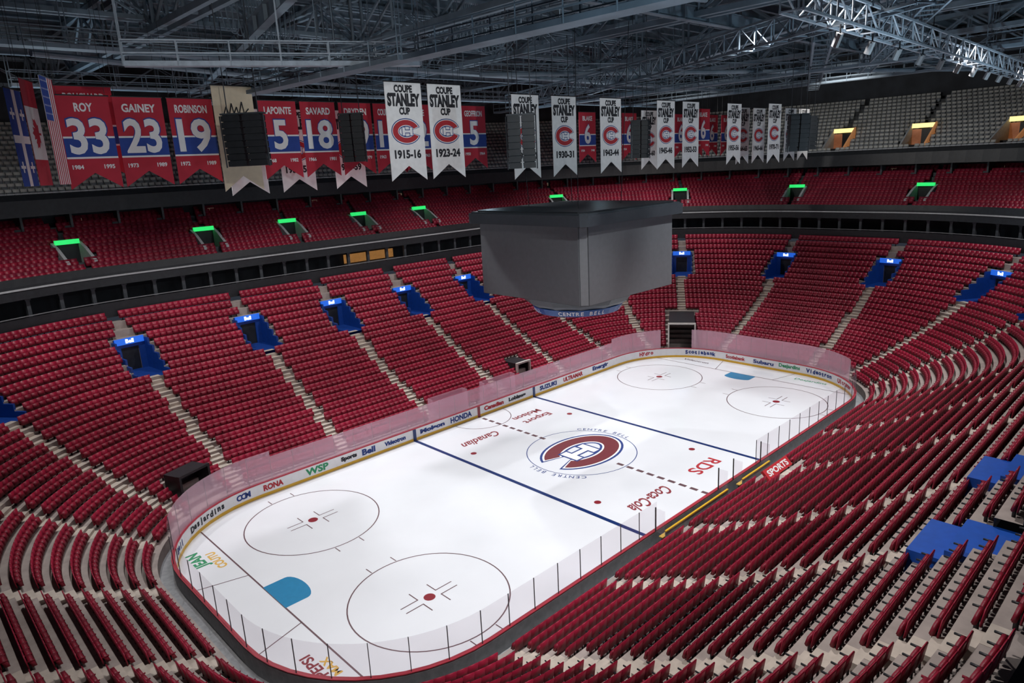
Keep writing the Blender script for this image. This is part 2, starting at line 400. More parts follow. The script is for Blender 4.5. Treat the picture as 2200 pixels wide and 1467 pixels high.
seg('trim_suite_rail',[(20.6,13.4),(20.68,13.4),(20.68,13.47),(20.6,13.47)],M_MGREY,kind='structure',label='thin grey handrail above the lower bowl')
seg('trim_balcony_fascia',[(21.0,14.75),(21.6,14.75),(21.6,15.9),(21.35,16.45),(21.25,16.45),(21.1,15.85)],M_BLK,kind='structure',label='dark balcony fascia ringing the arena')
seg('trim_balcony_glare_strip',[(20.98,15.5),(21.08,15.5),(21.08,15.64),(20.98,15.64)],M_PARA,kind='structure',label='thin pale strip painting the railing glare along the balcony front')  # pale colour stands in for the glare line on the railing
seg('wall_club_level',[(29.3,19.6),(29.3,23.4),(29.4,23.4),(29.4,19.6)],M_DARK,kind='structure',label='dark back wall above the balcony seats')
seg('trim_upper_fascia',[(26.0,21.1),(27.0,21.1),(27.0,22.5),(26.6,23.0),(26.5,23.0),(26.2,22.5)],M_BLK,kind='structure',label='black fascia of the upper deck')
seg('trim_upper_rail',[(26.45,23.05),(26.55,23.05),(26.55,23.12),(26.45,23.12)],M_PARA,kind='structure',label='thin pale rail on the upper deck front')
seg('ceiling_under_upper_deck',[(26.2,21.2),(29.4,22.0),(29.4,22.1),(26.2,21.3)],M_BLK,kind='structure',label='dark soffit under the upper deck')
seg('wall_upper_level',[(38.9,27.5),(38.9,37),(39.1,37),(39.1,27.5)],M_DARK,Rr=46,kind='structure',label='dark wall behind the upper deck')
per=Per(30.0)
Sx=S0d(30.0)+1
while Sx<per.cum[4]:
    st=per.sta(Sx);x,y=pos(st,21.6)
    M=frame((x,y,12.76),(st[3],-st[2],0),(st[2],st[3],0))
    b=MB();b.box(-.15,.15,-.15,.15,0,1.97);b.box(-.22,.22,-.2,.2,1.8,1.97);b.obj('suite_pillar',M_DGREY,M=M,label='short dark grey pillar between suite openings',cat='pillar',group='pillars of the suite level')
    Sx+=2.6
per=Per(36.5);Sx=S0d(36.5)+1;i=0
while Sx<per.cum[4]:
    st=per.sta(Sx);x,y=pos(st,28.2)
    M=frame((x,y,20.1),(st[3],-st[2],0),(st[2],st[3],0))
    b=MB();b.box(-.1,.1,-.6,.9,-.6,.95);b.box(-.6,-.1,-.4,-.3,-.4,-.1)
    b.obj('booth_divider',M_DGREY,M=M,label='dark partition dividing the club booths',cat='partition',group='booth partitions behind the balcony')
    if i%3==1:
        b=MB();b.box(.8,1.5,.55,.6,0,.45);b.box(1.1,1.2,.56,.6,-.3,0);b.obj('booth_monitor',mat('dim_monitor',(.2,.15,.1),.4,emit=(.5,.35,.22),es=.12),M=M,label='dim glowing monitor in a club booth',cat='monitor',group='booth monitors')
    Sx+=4.1;i+=1
e=empty('lit_suite_bar',frame((4.0,CY+CR+23.2,12.8),(1,0,0),(0,1,0)),'warm orange lit bar counter in the suite level','bar')
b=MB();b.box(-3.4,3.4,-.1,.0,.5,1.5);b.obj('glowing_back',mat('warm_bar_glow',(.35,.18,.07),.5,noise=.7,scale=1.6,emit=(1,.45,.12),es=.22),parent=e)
b=MB();b.box(-3.8,3.8,-1.0,-.6,0,.5);b.obj('counter',M_DGREY,parent=e)
flat('ceiling',-75,80,-60,65,37,M_CEIL,kind='structure',label='dark blue grey corrugated roof deck')
for i,y in enumerate(np.arange(-42,60,2.4)):
    b=MB();b.box(-70,78,y-.07,y+.07,36.4,37.0);b.box(-70,78,y-.18,y+.18,36.33,36.4);b.obj('roof_purlin',M_STEEL,label='long steel purlin under the roof deck',cat='beam',group='roof purlins')
def truss(p,q,h=2.0,w=1.0,bay=2.0,r=.09,m=M_STEEL,name='roof_truss',label='grey steel lattice roof truss',cat='truss',group='roof trusses',chord=1.25):
    p=Vector(p);q=Vector(q);L=(q-p).length;n=max(2,int(L/bay));d=(q-p)/L;a=d.cross(Vector((0,0,1))).normalized()*w/2;up=Vector((0,0,h))
    b=MB()
    for s in (-1,1):
        for u in (0,1):b.tube(p+a*s+up*u,q+a*s+up*u,r*chord,4)
    for i in range(n+1):
        c=p+d*L*i/n
        for s in (-1,1):b.tube(c+a*s,c+a*s+up,r*.7,4)
        b.tube(c-a,c+a,r*.7,4)
        if i<n:
            c2=p+d*L*(i+1)/n
            for s in (-1,1):
                if i%2:b.tube(c+a*s,c2+a*s+up,r*.7,4)
                else:b.tube(c+a*s+up,c2+a*s,r*.7,4)
    return b.obj(name,m,label=label,cat=cat,group=group)
def girder(p,q,h=.9,w=.5,m=M_STEEL):
    p=Vector(p);q=Vector(q);d=(q-p);L=d.length;M=frame(p,d,Vector((0,0,1)).cross(d));b=MB()
    b.box(0,L,-w/2,w/2,-.06,.0,M);b.box(0,L,-w/2,w/2,h-.06,h,M);b.box(0,L,-.04,.04,0,h,M)
    for i in range(int(L/3)+1):
        b.box(i*3-.03,i*3+.03,-w/2,w/2,0,h,M)
    return b.obj('roof_girder',m,label='broad grey steel I beam girder under the roof',cat='beam',group='roof girders')
for x in (-24,-10,4,18,32,46,60):truss((x,-44,32.6),(x,58,32.6),3.4,.9,5.0,.15,chord=1.7)
for y in (-30,14,50):truss((-60,y,33.4),(76,y,33.4),2.4,.8,4.0,.12,chord=1.6)
for p,q in (((-34,-8,32.2),(60,-8,32.2)),((-38,24,32.4),(60,24,32.4)),((-30,-30,31.5),(-14,34,31.5)),((-6,-34,31),(26,20,31))):girder(p,q)
def catwalk(p,q,m=M_STEEL,w=1.0,label='steel catwalk with handrails below the roof'):
    p=Vector(p);q=Vector(q);L=(q-p).length;d=(q-p)/L;a=d.cross(Vector((0,0,1))).normalized()*w/2;up=Vector((0,0,1.1));b=MB();n=int(L/2.2)
    M=frame(p,d,a)
    b.box(0,L,-w/2,w/2,-.22,.0,M)
    for s in (-1,1):
        for u in (.5,1):b.tube(p+a*s+up*u,q+a*s+up*u,.045,4)
        for i in range(n+1):
            c=p+d*L*i/n;b.tube(c+a*s,c+a*s+up,.04,4)
    for i in range(0,n+1,3):
        c=p+d*L*i/n
        for s in (-1,1):b.tube(c+a*s,(c+a*s)+Vector((0,0,36-c.z)),.03,4)
    return b.obj('catwalk',m,label=label,cat='catwalk',group='ceiling catwalks')
catwalk((-20.3,-8,28.3),(-19.2,-34,28.3));catwalk((-20.5,-8,28.3),(-20.5,20,28.6))
truss((-13,-22.5,28.6),(62,-20,28.2),1.0,.9,1.7,.06,m=M_STEELL,name='lighting_truss',label='pale grey lattice lighting truss',group='lighting trusses')
truss((12,19,29.2),(5,-3,29.2),1.2,1.0,1.5,.07,name='lighting_truss',label='grey lattice rigging truss near the roof',group='lighting trusses')
truss((5,-3,29.2),(-6,-25,29.2),1.2,1.0,1.5,.07,name='lighting_truss',label='grey lattice rigging truss near the roof',group='lighting trusses')
catwalk((-30,26,30.5),(50,26,30.5));catwalk((24,-34,30),(24,34,30));catwalk((42,-30,30.5),(42,30,30.5));catwalk((-36,12,31),(46,12,31))
catwalk((-30,0.5,28.6),(-17.5,-5,28.6),w=.5,m=M_STEELL)
truss((-22,-21,30),(20,-40,31),1.6,1.2,2.4,.10);truss((10,-14,30.6),(50,4,30.6),1.6,1.2,2.4,.09)
truss((-6,-26,29.6),(34,-8,30.4),1.0,.9,1.5,.06,m=M_STEEL)
for p,q in (((-38,-6,31.5),(-5,-14,31.5)),((-36,6,32),(-6,-24,32)),((-10,-20,30.8),(-10,28,31.3)),((0,10,30.8),(50,-14,30.8)),((-30,18,31.6),(10,30,31.6))):
    b=MB();b.tube(p,q,.2,8)
    b.tube(Vector(p)+Vector((0,0,.8)),Vector(q)+Vector((0,0,.8)),.06,6)
    v=Vector(q)-Vector(p);n=int(v.length/3)
    for i in range(n+1):b.tube(Vector(p)+v*i/n,Vector(p)+v*i/n+Vector((0,0,.8)),.04,4)
    b.obj('roof_brace',M_STEEL,label='straight grey steel pipe brace under the roof',cat='beam',group='roof braces')
for cx,cy,zt,dr in ((-22.5,7.0,34.5,(1,.2)),(-7.5,4.0,34.5,(1,0))):
    b=MB()
    for i in range(13):
        x0=cx+i*.36*dr[0];y0=cy+i*.36*dr[1];dep=3.2-.5*abs(i-6)/6
        P=[(x0+.0+.9*t,y0,zt-dep*(1-(2*t-1)**4)) for t in np.linspace(0,1,9)]
        for p,q in zip(P,P[1:]):b.tube(p,q,.035,4)
    b.box(cx-.5,cx+6,cy-.1,cy+.1,zt,zt+.25)
    b.obj('cable_festoon',M_STEEL,label='bundle of looped cables hanging under the roof',cat='cables',group='hanging cable loops')
for i in range(16):
    t=(i+.5)/16;x=-10+66*t;y=-22.4+2.2*t
    g=empty('stage_lamp',Matrix.Translation((x,y,28.25)),'small grey stage lamp clamped under the lighting truss','lamp','stage lamps on the lighting truss')
    b=MB();b.tube((0,0,.0),(.12,.25,-.5),.17,8);b.obj('lamp_body',M_MGREY,parent=g)
    b=MB();b.tube((0,0,.35),(0,0,0),.04,5);b.box(-.2,.2,-.03,.03,-.1,-.04);b.obj('clamp',M_BLK,parent=g)
# ------------------------------------------------------------------ ice
per=Per(8.5);ps=[pos(per.sta(S),0) for S in breaks(per,0,per.T,.5)[:-1]]
b=MB();b.prism(ps,-.1,0);ice=b.obj('ice_rink',M_ICE,label='white hockey ice sheet with painted lines and logos',cat='ice rink')
def I(name,V,F,m,z=.004,label=None):
    o=mk(name,[(x,y,z) for x,y in V],F,m,parent=ice)
    if label:o['label']=label
    return o
def rect(name,x0,x1,y0,y1,m,z=.004):return I(name,[(x0,y0),(x1,y0),(x1,y1),(x0,y1)],[(0,1,2,3)],m,z)
def ann(name,cx,cy,r,w,m,z=.004,n=64,a0=0,a1=360):
    V=[];F=[]
    for i in range(n+1):
        a=math.radians(a0+(a1-a0)*i/n)
        V+=[(cx+(r-w/2)*math.cos(a),cy+(r-w/2)*math.sin(a)),(cx+(r+w/2)*math.cos(a),cy+(r+w/2)*math.sin(a))]
    for i in range(n):F.append((2*i,2*i+1,2*i+3,2*i+2))
    return I(name,V,F,m,z)
def disc(name,cx,cy,r,m,z=.005):
    return I(name,[(cx+r*math.cos(a*math.pi/12),cy+r*math.sin(a*math.pi/12)) for a in range(24)],[tuple(range(24))],m,z)
for s in (-1,1):
    rect('blue_line',s*7.62-.17,s*7.62+.17,-12.93,12.93,M_BLUELINE)
    xg=s*27.13;yg=CY+math.sqrt(8.5**2-(27.13-CX)**2)-.05
    rect('goal_line',xg-.05,xg+.05,-yg,yg,M_MARK)
    for t in (-1,1):
        cx,cy=s*21.03,t*6.71
        ann('faceoff_circle',cx,cy,4.57,.08,M_MARK);disc('faceoff_dot',cx,cy,.34,M_REDLINE)
        disc('faceoff_dot',s*6.1,cy,.26,M_REDLINE)
        for a in (-1,1):
            for c in (-1,1):
                V=[(cx+a*.6,cy+c*.23),(cx+a*1.8,cy+c*.23),(cx+a*1.8,cy+c*.30),(cx+a*.67,cy+c*.30),(cx+a*.67,cy+c*1.1),(cx+a*.6,cy+c*1.1)]
                I('hash_mark',V,[tuple(range(6))],M_MARK)
                rect('hash_mark',min(cx+a*.85,cx+a*.92),max(cx+a*.85,cx+a*.92),min(cy+c*4.57,cy+c*5.2),max(cy+c*4.57,cy+c*5.2),M_MARK)
        x1=s*30.4;V=[(xg,t*3.35),(x1,t*4.27),(x1,t*4.27+.07),(xg,t*3.35+.07)];I('trapezoid_line',V,[(0,1,2,3)],M_MARK)
    V=[(xg,-1.45),(xg-s*1.37,-1.45)]+[(xg-s*(1.37+.6*math.cos(math.radians(a))),1.45*math.sin(math.radians(a))) for a in range(-75,76,15)]+[(xg-s*1.37,1.45),(xg,1.45)]
    I('goal_crease',V,[tuple(range(len(V)))],M_CREASE,.005)
V=[];F=[]
y=-12.9
while y<12.8:
    if abs(y+.35)>4.0:
        n=len(V);V+=[(-.16,y),(.16,y),(.16,y+.62),(-.16,y+.62)];F.append((n,n+1,n+2,n+3))
    y+=.95
I('centre_red_line',V,F,M_MARK)
ann('centre_circle',0,0,4.57,.07,M_TXTB)
ann('referee_crease',0,12.9,3.05,.07,M_MARK,a0=182,a1=358)
def cshape(d,a0):
    V=[];F=[];n=40
    for i in range(n+1):
        a=math.radians(a0+(360-2*a0)*i/n);V.append(((1+d)*math.cos(a),(.68+d)*math.sin(a)));V.append(((.62-d)*math.cos(a)+.0,(.38-d)*math.sin(a)))
    for i in range(n):F.append((2*i,2*i+1,2*i+3,2*i+2))
    return V,F
def hshape(d):
    x0,x1,w,h=-.30,.46,.19,.24
    V=[];F=[]
    for (a,b,c,e) in ((x0-d,x0+w+d,-h-d,h+d),(x1-w-d,x1+d,-h-d,h+d),(x0+w+d,x1-w-d,-.07-d,.07+d)):
        n=len(V);V+=[(a,c),(b,c),(b,e),(a,e)];F.append((n,n+1,n+2,n+3))
    return V,F
def logo(parent,M,s,dz=.004,red=None):
    lay=[('emblem_outline',cshape(.10,19),M_TXTB),('emblem_outline',cshape(.045,22),M_TXTW),('emblem_letter',cshape(0,25),red or M_TXTR),('emblem_outline',hshape(.045),M_TXTB),('emblem_letter',hshape(0),M_TXTW)]
    for i,(nm,(V,F),m) in enumerate(lay):
        mk(nm,[(x*s,y*s,dz*(i+1)) for x,y in V],F,m,parent=parent,M=M)
ROT=Matrix.Rotation(math.pi,4,'Z')
logo(ice,ROT@Matrix.Translation((-.1,0,.003)),3.75,.002,red=mat('emblem_dark_red',(.16,.018,.026),.5,noise=.03))
def icet(body,x,y,size,m,bold=.02,ang=180,width=None,shear=0):
    text(body,size,m,Matrix.Translation((x,y,.006))@Matrix.Rotation(math.radians(ang),4,'Z'),ice,bold=bold,width=width,name='ice_lettering',shear=shear)
icet('Coca-Cola',-3.2,-9.2,1.6,M_TXTM,.03,width=4.4,shear=.5);icet('RDS',3.9,-9.2,1.6,M_TXTR,.03,width=3.3)
icet('Canadian',-3.6,8.6,1.5,M_TXTM,.03,width=4.2,shear=.5);icet('Molson',3.4,9.8,1.1,M_TXTM,.03,width=3.4);icet('Export',3.4,8.5,1.1,M_TXTM,.03,width=3.4)
def arct(body,am,R,size,m,adv,flip=1):
    n=len(body)
    for i,ch in enumerate(body):
        if ch==' ':continue
        a=math.radians(am)-flip*(i-(n-1)/2)*adv/R
        text(ch,size,m,Matrix.Translation((R*math.cos(a),R*math.sin(a),.007))@Matrix.Rotation(a-flip*math.pi/2,4,'Z'),ice,bold=.005,name='ice_lettering')
for am in (15,195):
    arct('CENTRE BELL',am,4.95,.6,M_TXTB,.48,1)
icet('JEAN',-28.6,7.5,1.0,M_TXTG,.04,ang=90,width=2.2);icet('COUTU',-27.8,6.7,.75,M_TXTY,.03,ang=90,width=2.4)
icet('PEPSI',-28.4,-7.0,.8,M_TXTM,.02,ang=90,width=2.0);icet('MAX',-27.8,-7.6,.6,M_TXTY,.02,ang=90,width=1.6)
icet('Videotron',28.7,6.8,.8,M_MARK,.01,ang=270);icet('Desjardins',28.9,-6.6,.8,M_TXTG,.01,ang=270)
# ------------------------------------------------------------------ boards and glass
e=empty('rink_boards',Matrix.Identity(4),'white dasher boards with sponsor lettering and yellow kick strip','rink boards')
sweep('board_panel',[(.0,.0),(.12,.0),(.12,1.07),(.0,1.07)],M_WHITE,parent=e)
sweep('outer_cladding',[(.125,.0),(.2,.0),(.2,1.02),(.125,1.02)],M_MGREY,parent=e)
sweep('kick_strip',[(-.015,.0),(.0,.0),(.0,.24),(-.015,.24)],M_YEL,parent=e)
sweep('cap_rail',[(-.02,1.07),(.2,1.07),(.2,1.12),(-.02,1.12)],M_REDCAP,parent=e)
sweep('floor_rink_walkway',[(.2,-.1),(1.05,-.1),(1.05,.02),(.2,.02)],mat('walkway_grey',(.30,.31,.32),.7,noise=.15),kind='structure',label='grey walkway between the boards and the first seat row')
def adb(body,x,m,size=.62,width=None,bold=.02):
    text(body,size,m,frame((x,12.93,.66),(1,0,0),(0,0,1)),e,bold=bold,width=width,name='board_lettering')
for a in (('RONA',-20.9,M_TXTR,.6,1.6),('WSP',-17.2,M_TXTG,.75,2.0),('Sports',-14.3,M_TXTK,.45,1.5),('Bell',-12.4,M_TXTB,.7,1.3),('Videotron',-9.7,M_TXTB,.5,2.2),('Molson',-5.6,M_TXTB,.5,2.8),('HONDA',-2.2,M_TXTB,.7,2.6),('Canadian',2.0,M_TXTR,.55,2.6),('Loblaws',5.2,M_TXTK,.5,2.4),('SUZUKI',9.8,M_TXTB,.6,2.6),('ULTRAMAR',13.8,M_TXTR,.6,3.2),('Energir',18.5,M_TXTB,.6,2.8)):
    adb(a[0],a[1],a[2],a[3],a[4],.03)
for x,m_ in ((-7.62,M_BLUELINE),(7.62,M_BLUELINE),(0,M_REDLINE)):
    mk('board_stripe',[(x-.17,12.93,.02),(x+.17,12.93,.02),(x+.17,12.93,1.06),(x-.17,12.93,1.06)],[(0,1,2,3)],m_,parent=e)
for body,y,m in (('Scotiabank',2.8,M_TXTR),('Subaru',-.6,M_TXTB),('Desjardins',-3.6,M_TXTG)):
    text(body,.55,m,frame((30.46,y,.66),(0,-1,0),(0,0,1)),e,width=2.4,bold=.02,name='board_lettering')
def carc(body,c,a_mid,m,size=.6,adv=.36):
    n=len(body)
    for i,ch in enumerate(body):
        if ch==' ':continue
        a=math.radians(a_mid)-(i-(n-1)/2)*adv/8.47
        p=(c[0]+8.47*math.cos(a),c[1]+8.47*math.sin(a),.66)
        text(ch,size,m,frame(p,(math.sin(a),-math.cos(a),0),(0,0,1)),e,bold=.03,name='board_lettering')
carc('Desjardins',(-CX,CY),122,M_TXTK);carc('CCM',(-CX,CY),99,M_TXTB);carc('Bell',(-CX,CY),148,M_TXTB)
carc('Videotron',(CX,-CY),-18,M_TXTB);carc('Ultramar',(CX,-CY),-45,M_TXTR);carc('Scotiabank',(CX,CY),18,M_TXTB);carc('Hydro',(CX,CY),62,M_TXTR)
per=Per(8.5);npan=88;zpS=per.S(1,33)
for i in range(npan):
    a=per.T*i/npan;c=per.T*(i+1)/npan;mid=(a+c)/2;st=per.sta(mid);x,y=pos(st,.1)
    if y<-10 and -8.6<x<5.2:continue
    if abs(mid-zpS)<1.9:continue
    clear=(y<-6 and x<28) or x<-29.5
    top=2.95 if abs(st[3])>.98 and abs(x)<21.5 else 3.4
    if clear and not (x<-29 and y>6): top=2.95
    M=frame((x,y,1.13),(st[3],-st[2],0),(st[2],st[3],0));Mi=M.inverted()
    V=[];F=[];n=3
    for j in range(n+1):
        s2=per.sta(a+.005+(c-a-.01)*j/n);p0=pos(s2,.09);p1=pos(s2,.105)
        for pxy,z in ((p0,1.13),(p0,top),(p1,top),(p1,1.13)):V.append(tuple(Mi@Vector((pxy[0],pxy[1],z))))
    for j in range(n):
        for q in range(4):F.append((j*4+q,j*4+(q+1)%4,(j+1)*4+(q+1)%4,(j+1)*4+q))
    F.append((0,1,2,3));F.append((n*4+3,n*4+2,n*4+1,n*4))
    g=empty('glass_panel',M,'clear acrylic glass panel standing on the rink boards','glass panel','glass panels around the rink')
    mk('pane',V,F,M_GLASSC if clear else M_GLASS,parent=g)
    s2=per.sta(a);p0=pos(s2,.1);b=MB();v=Mi@Vector((p0[0],p0[1],1.13))
    w_=.018 if clear else .007
    b.box(v.x-w_,v.x+w_,v.y-.02,v.y+.02,0,top-1.13);b.obj('post',M_DGREY if clear else M_PARA,parent=g)
for x0,x1 in ((-8.4,-1.0),(1.0,5.0)):
    g=empty('players_bench',Matrix.Translation(((x0+x1)/2,-13.57,.0)),'long yellow players bench behind the near boards','bench','players benches beside the boards')
    h=(x1-x0)/2
    b=MB();b.box(-h,h,-.14,.14,.82,.90);o=b.obj('seat',mat('bench_yellow',(.60,.38,.08),.5),parent=g);bevel(o)
    b=MB();b.box(-h,h,-.36,.36,.03,.25);b.obj('platform',M_MGREY,parent=g)
    b=MB();b.box(-h,h,-.36,-.31,.25,1.35);b.obj('back_wall',M_MGREY,parent=g)
    b=MB();b.box(-h,h,-.40,-.28,1.35,1.43);b.obj('edge_strip',M_YEL,parent=g)
    for q in np.linspace(-h+.3,h-.3,5):
        b=MB();b.box(q-.04,q+.04,-.1,.12,.25,.82);b.obj('leg',M_BLK,parent=g)
    for q in (-h,h):
        b=MB();b.box(q-.02,q+.02,-.3,.38,1.15,2.7);b.obj('end_glass',M_GLASSC,parent=g)
        b=MB();b.box(q-.035,q+.035,.34,.40,1.15,2.75);b.obj('post',M_BLK,parent=g)
g=empty('advertising_panel',frame((3.6,-15.2,1.75),(1,0,0),(0,.7,.7)),'bright red sign panel with white lettering beside the bench','sign')
b=MB();b.box(-1.75,1.75,-.38,.38,-.2,0);b.obj('panel',mat('sign_bright_red',(.50,.025,.035),.5,noise=.03),parent=g);text('SPORTS',.6,M_TXTW,Matrix.Translation((0,0,.01)),g,bold=.02,width=2.9)
for q in (-1.5,1.42):
    b=MB();b.box(q,q+.08,-1.0,-.2,-.3,-.2);b.obj('support',M_BLK,parent=g)
for x0,x1 in ((-5.2,-1.1),(1.1,5.2)):
    g=empty('penalty_box',Matrix.Translation(((x0+x1)/2,13.62,.0)),'glass walled penalty box behind the far boards','penalty box','penalty boxes')
    h=(x1-x0)/2
    b=MB();b.box(-h,h,-.05,.2,.5,.58);b.obj('seat',M_CREAM,parent=g)
    for q in (-h,h):
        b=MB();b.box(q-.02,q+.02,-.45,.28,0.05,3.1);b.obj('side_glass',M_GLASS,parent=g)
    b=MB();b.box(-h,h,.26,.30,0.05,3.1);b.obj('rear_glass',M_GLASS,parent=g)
def portal(M,w,h,dep,label,m=M_CREAM,t=.18):
    g=empty('tunnel_portal',M,label,'tunnel entrance')
    b=MB();b.box(-w/2-t,-w/2,0,.25,0,h);b.box(w/2,w/2+t,0,.25,0,h);b.box(-w/2-t,w/2+t,0,.25,h,h+t);b.obj('surround',m,parent=g)
    b=MB();b.box(-w/2-.1,w/2+.1,.25,dep,h,h+.1);b.box(-w/2-.1,-w/2,.25,dep,0,h);b.box(w/2,w/2+.1,.25,dep,0,h);b.box(-w/2,w/2,dep-.1,dep,0,h);b.box(-w/2,w/2,0.05,dep-.1,0,.03);b.obj('dark_passage',M_BLK,parent=g)
for (bb,n,hw,d0,d1),(w,h,dd,di,m_,lb) in zip(TUN,((2.9,3.9,7.0,.35,M_CREAM,'tall cream framed machine gate behind the far boards'),(1.7,1.4,2.4,2.9,M_CREAM,'cream framed tunnel opening among the seats'),(2.3,1.9,1.7,2.3,M_BLK,'dark tunnel opening beside the corner seats'))):
    zb=0.02 if di<1 else zl(di)-.1
    portal(frame((bb[0]+n[0]*(CR+di),bb[1]+n[1]*(CR+di),zb),(n[1],-n[0],0),(n[0],n[1],0)),w,h,dd,lb,m_)
# ------------------------------------------------------------------ scoreboard
g=empty('scoreboard',Matrix.Translation((0,0,12)),'large grey hanging box scoreboard with blank screens over centre ice','scoreboard')
def chsq(h,c):return [(h,-h+c),(h,h-c),(h-c,h),(-h+c,h),(-h,h-c),(-h,-h+c),(-h+c,-h),(h-c,-h)]
b=MB();b.prism(chsq(5.3,.35),1.8,7.3);b.obj('body',M_SBD,parent=g)
for a in range(4):
    R_=Matrix.Rotation(a*math.pi/2,4,'Z')
    b=MB();b.box(5.3,5.42,-4.93,4.93,1.85,7.2);b.obj('screen',M_SCR,parent=g,M=R_)
    R2=Matrix.Rotation(a*math.pi/2+math.pi/4,4,'Z')
    b=MB();b.box(7.24,7.31,-.27,.27,1.85,7.2);b.obj('corner_screen',mat('corner_screen_grey',(.20,.21,.22),.4,noise=.04),parent=g,M=R2)
b=MB();b.prism(chsq(5.95,.4),7.25,8.0);b.prism(chsq(5.8,.4),8.0,8.1);b.obj('upper_rim',M_SBD,parent=g)
b=MB();b.prism(chsq(5.5,.5),8.1,8.2);b.obj('top_cap',M_BLK,parent=g)
def cone(name,r0,z0,r1,z1,m,n=16):
    V=[];F=[]
    for r,z in ((r0,z0),(r1,z1)):
        V+=[(r*math.cos(2*math.pi*(i+.5)/n),r*math.sin(2*math.pi*(i+.5)/n),z) for i in range(n)]
    for i in range(n):j=(i+1)%n;F.append((i,j,n+j,n+i))
    F.append(tuple(range(n))[::-1]);F.append(tuple(range(n,2*n)));return mk(name,V,F,m,parent=g)
cone('lower_ring',4.1,1.05,4.7,1.8,M_SBD,12);cone('lower_ring',3.5,.7,4.1,1.05,M_SBD,12)
cone('lettered_ring',3.3,.2,3.55,.7,mat('ring_blue',(.012,.06,.22),.4,emit=(.01,.08,.3),es=.12),n=32)
for rep in range(4):
    body='CENTRE BELL'
    for i,ch in enumerate(body):
        if ch==' ':continue
        a=math.radians(226.75+rep*90)+(i-5)*.34/3.5
        p=(3.47*math.cos(a),3.47*math.sin(a),.45)
        text(ch,.46,M_TXTW,frame(p,(-math.sin(a),math.cos(a),0),(0.5*math.cos(a),.5*math.sin(a),1)),g,bold=.012,name='ring_lettering')
b=MB()
for a in range(4):
    x,y=3.5*math.cos(a*math.pi/2+.785),3.5*math.sin(a*math.pi/2+.785);b.tube((x,y,8.2),(x*1.2,y*1.2,21),.025,5)
b.obj('hoist_cables',M_BLK,parent=g)
# ------------------------------------------------------------------ banners
def bshape(w,h,notch,M,parent,m,thick=.03,name='cloth'):
    P=[(-w/2,0),(-w/2,-h),(0,-h+notch),(w/2,-h),(w/2,0)]
    V=[(x,y,0) for x,y in P]+[(x,y,-thick) for x,y in P];n=5
    F=[(0,1,2),(0,2,4),(2,3,4),(5,7,6),(5,9,7),(7,9,8)]+[(i,n+i,n+(i+1)%n,(i+1)%n) for i in range(n)]
    return mk(name,V,F,m,parent=parent,M=M)
def quadp(name,x0,x1,y0,y1,z,m,parent):return mk(name,[(x0,y0,z),(x1,y0,z),(x1,y1,z),(x0,y1,z)],[(0,1,2,3)],m,parent=parent)
def hang(parent,w,L=5):
    b=MB();b.tube((-w/2-.05,.03,0),(w/2+.05,.03,0),.04,6)
    for s in (-1,1):b.tube((s*w*.45,.03,0),(s*w*.45,L,0),.012,4)
    b.obj('hanging_rod',M_BLK,parent=parent)
def redbanner(x,y,top,name,num,yrs,w=2.6,h=4.9):
    g=empty('retired_number_banner',frame((x,y,top),(1,0,0),(0,0,1)),f'red hanging banner with white number {num} and blue band','banner','red number banners under the roof')
    bshape(w,h,.85,Matrix.Identity(4),g,M_BRED);hang(g,w,36-top)
    quadp('band',-w/2,w/2,-h*.67,-h*.43,.004,M_TXTW,g)
    quadp('band',-w/2,w/2,-h*.65,-h*.45,.008,M_BBLUE,g)
    if name:text(name,.6,M_TXTW,Matrix.Translation((0,-h*.12,.012)),g,bold=.02,width=min(w*.72,.3*len(name)))
    text(num,2.4,M_BBLUE,Matrix.Translation((0,-h*.43,.012)),g,bold=.09,width=w*.80 if len(num)>1 else w*.42,sq=1.1)
    text(num,2.3,M_TXTW,Matrix.Translation((0,-h*.43,.018)),g,bold=.06,width=w*.75 if len(num)>1 else w*.38,sq=1.1)
    text(yrs[0],.3,M_TXTW,Matrix.Translation((-w*.3,-h*.76,.012)),g,bold=.01);text(yrs[1],.3,M_TXTW,Matrix.Translation((w*.3,-h*.76,.012)),g,bold=.01)
def whitebanner(x,y,top,yr,w=2.7,h=5.8):
    g=empty('championship_banner',frame((x,y,top),(1,0,0),(0,0,1)),'white hanging championship banner with black lettering and round emblem','banner','white championship banners under the roof')
    bshape(w,h,.9,Matrix.Identity(4),g,M_BWHITE);hang(g,w,36-top)
    text('COUPE',.55,M_TXTK,Matrix.Translation((0,-.36,.012)),g,bold=.03,width=w*.5)
    text('STANLEY',.95,M_TXTK,Matrix.Translation((0,-1.0,.012)),g,bold=.06,width=w*.9)
    text('CUP',.55,M_TXTK,Matrix.Translation((0,-1.65,.012)),g,bold=.03,width=w*.3)
    logo(g,Matrix.Translation((0,-2.85,.0)),1.0,.004)
    text(yr,.66,M_TXTK,Matrix.Translation((0,-4.2,.012)),g,bold=.03,width=w*.74)
YR=9
for x,nm,num,yrs in ((-29.9,'ROY','33',('1984','1995')),(-27.1,'GAINEY','23',('1973','1989')),(-24.2,'ROBINSON','19',('1972','1989')),(-18.7,'LAPOINTE','5',('1968','1982')),(-15.8,'SAVARD','18',('1966','1981')),(-12.9,'DRYDEN','29',('1970','1979')),(-10.1,'COURNOYER','12',('1963','1979')),(-7.6,'MOORE','12',('1951','1963')),(-4.9,'LACH','16',('1940','1954')),(-1.9,'GEOFFRION','5',('1950','1964'))):
    redbanner(x,YR,28.2,nm,num,yrs)
for x,y in ((19.5,12),(23.0,12),(26.5,12),(29.8,12),(33,12),(28,6),(36.5,12),(40,12),(16,12),(43.5,12)):redbanner(x,y,28.2,'BLAKE','6',('1934','1948'))
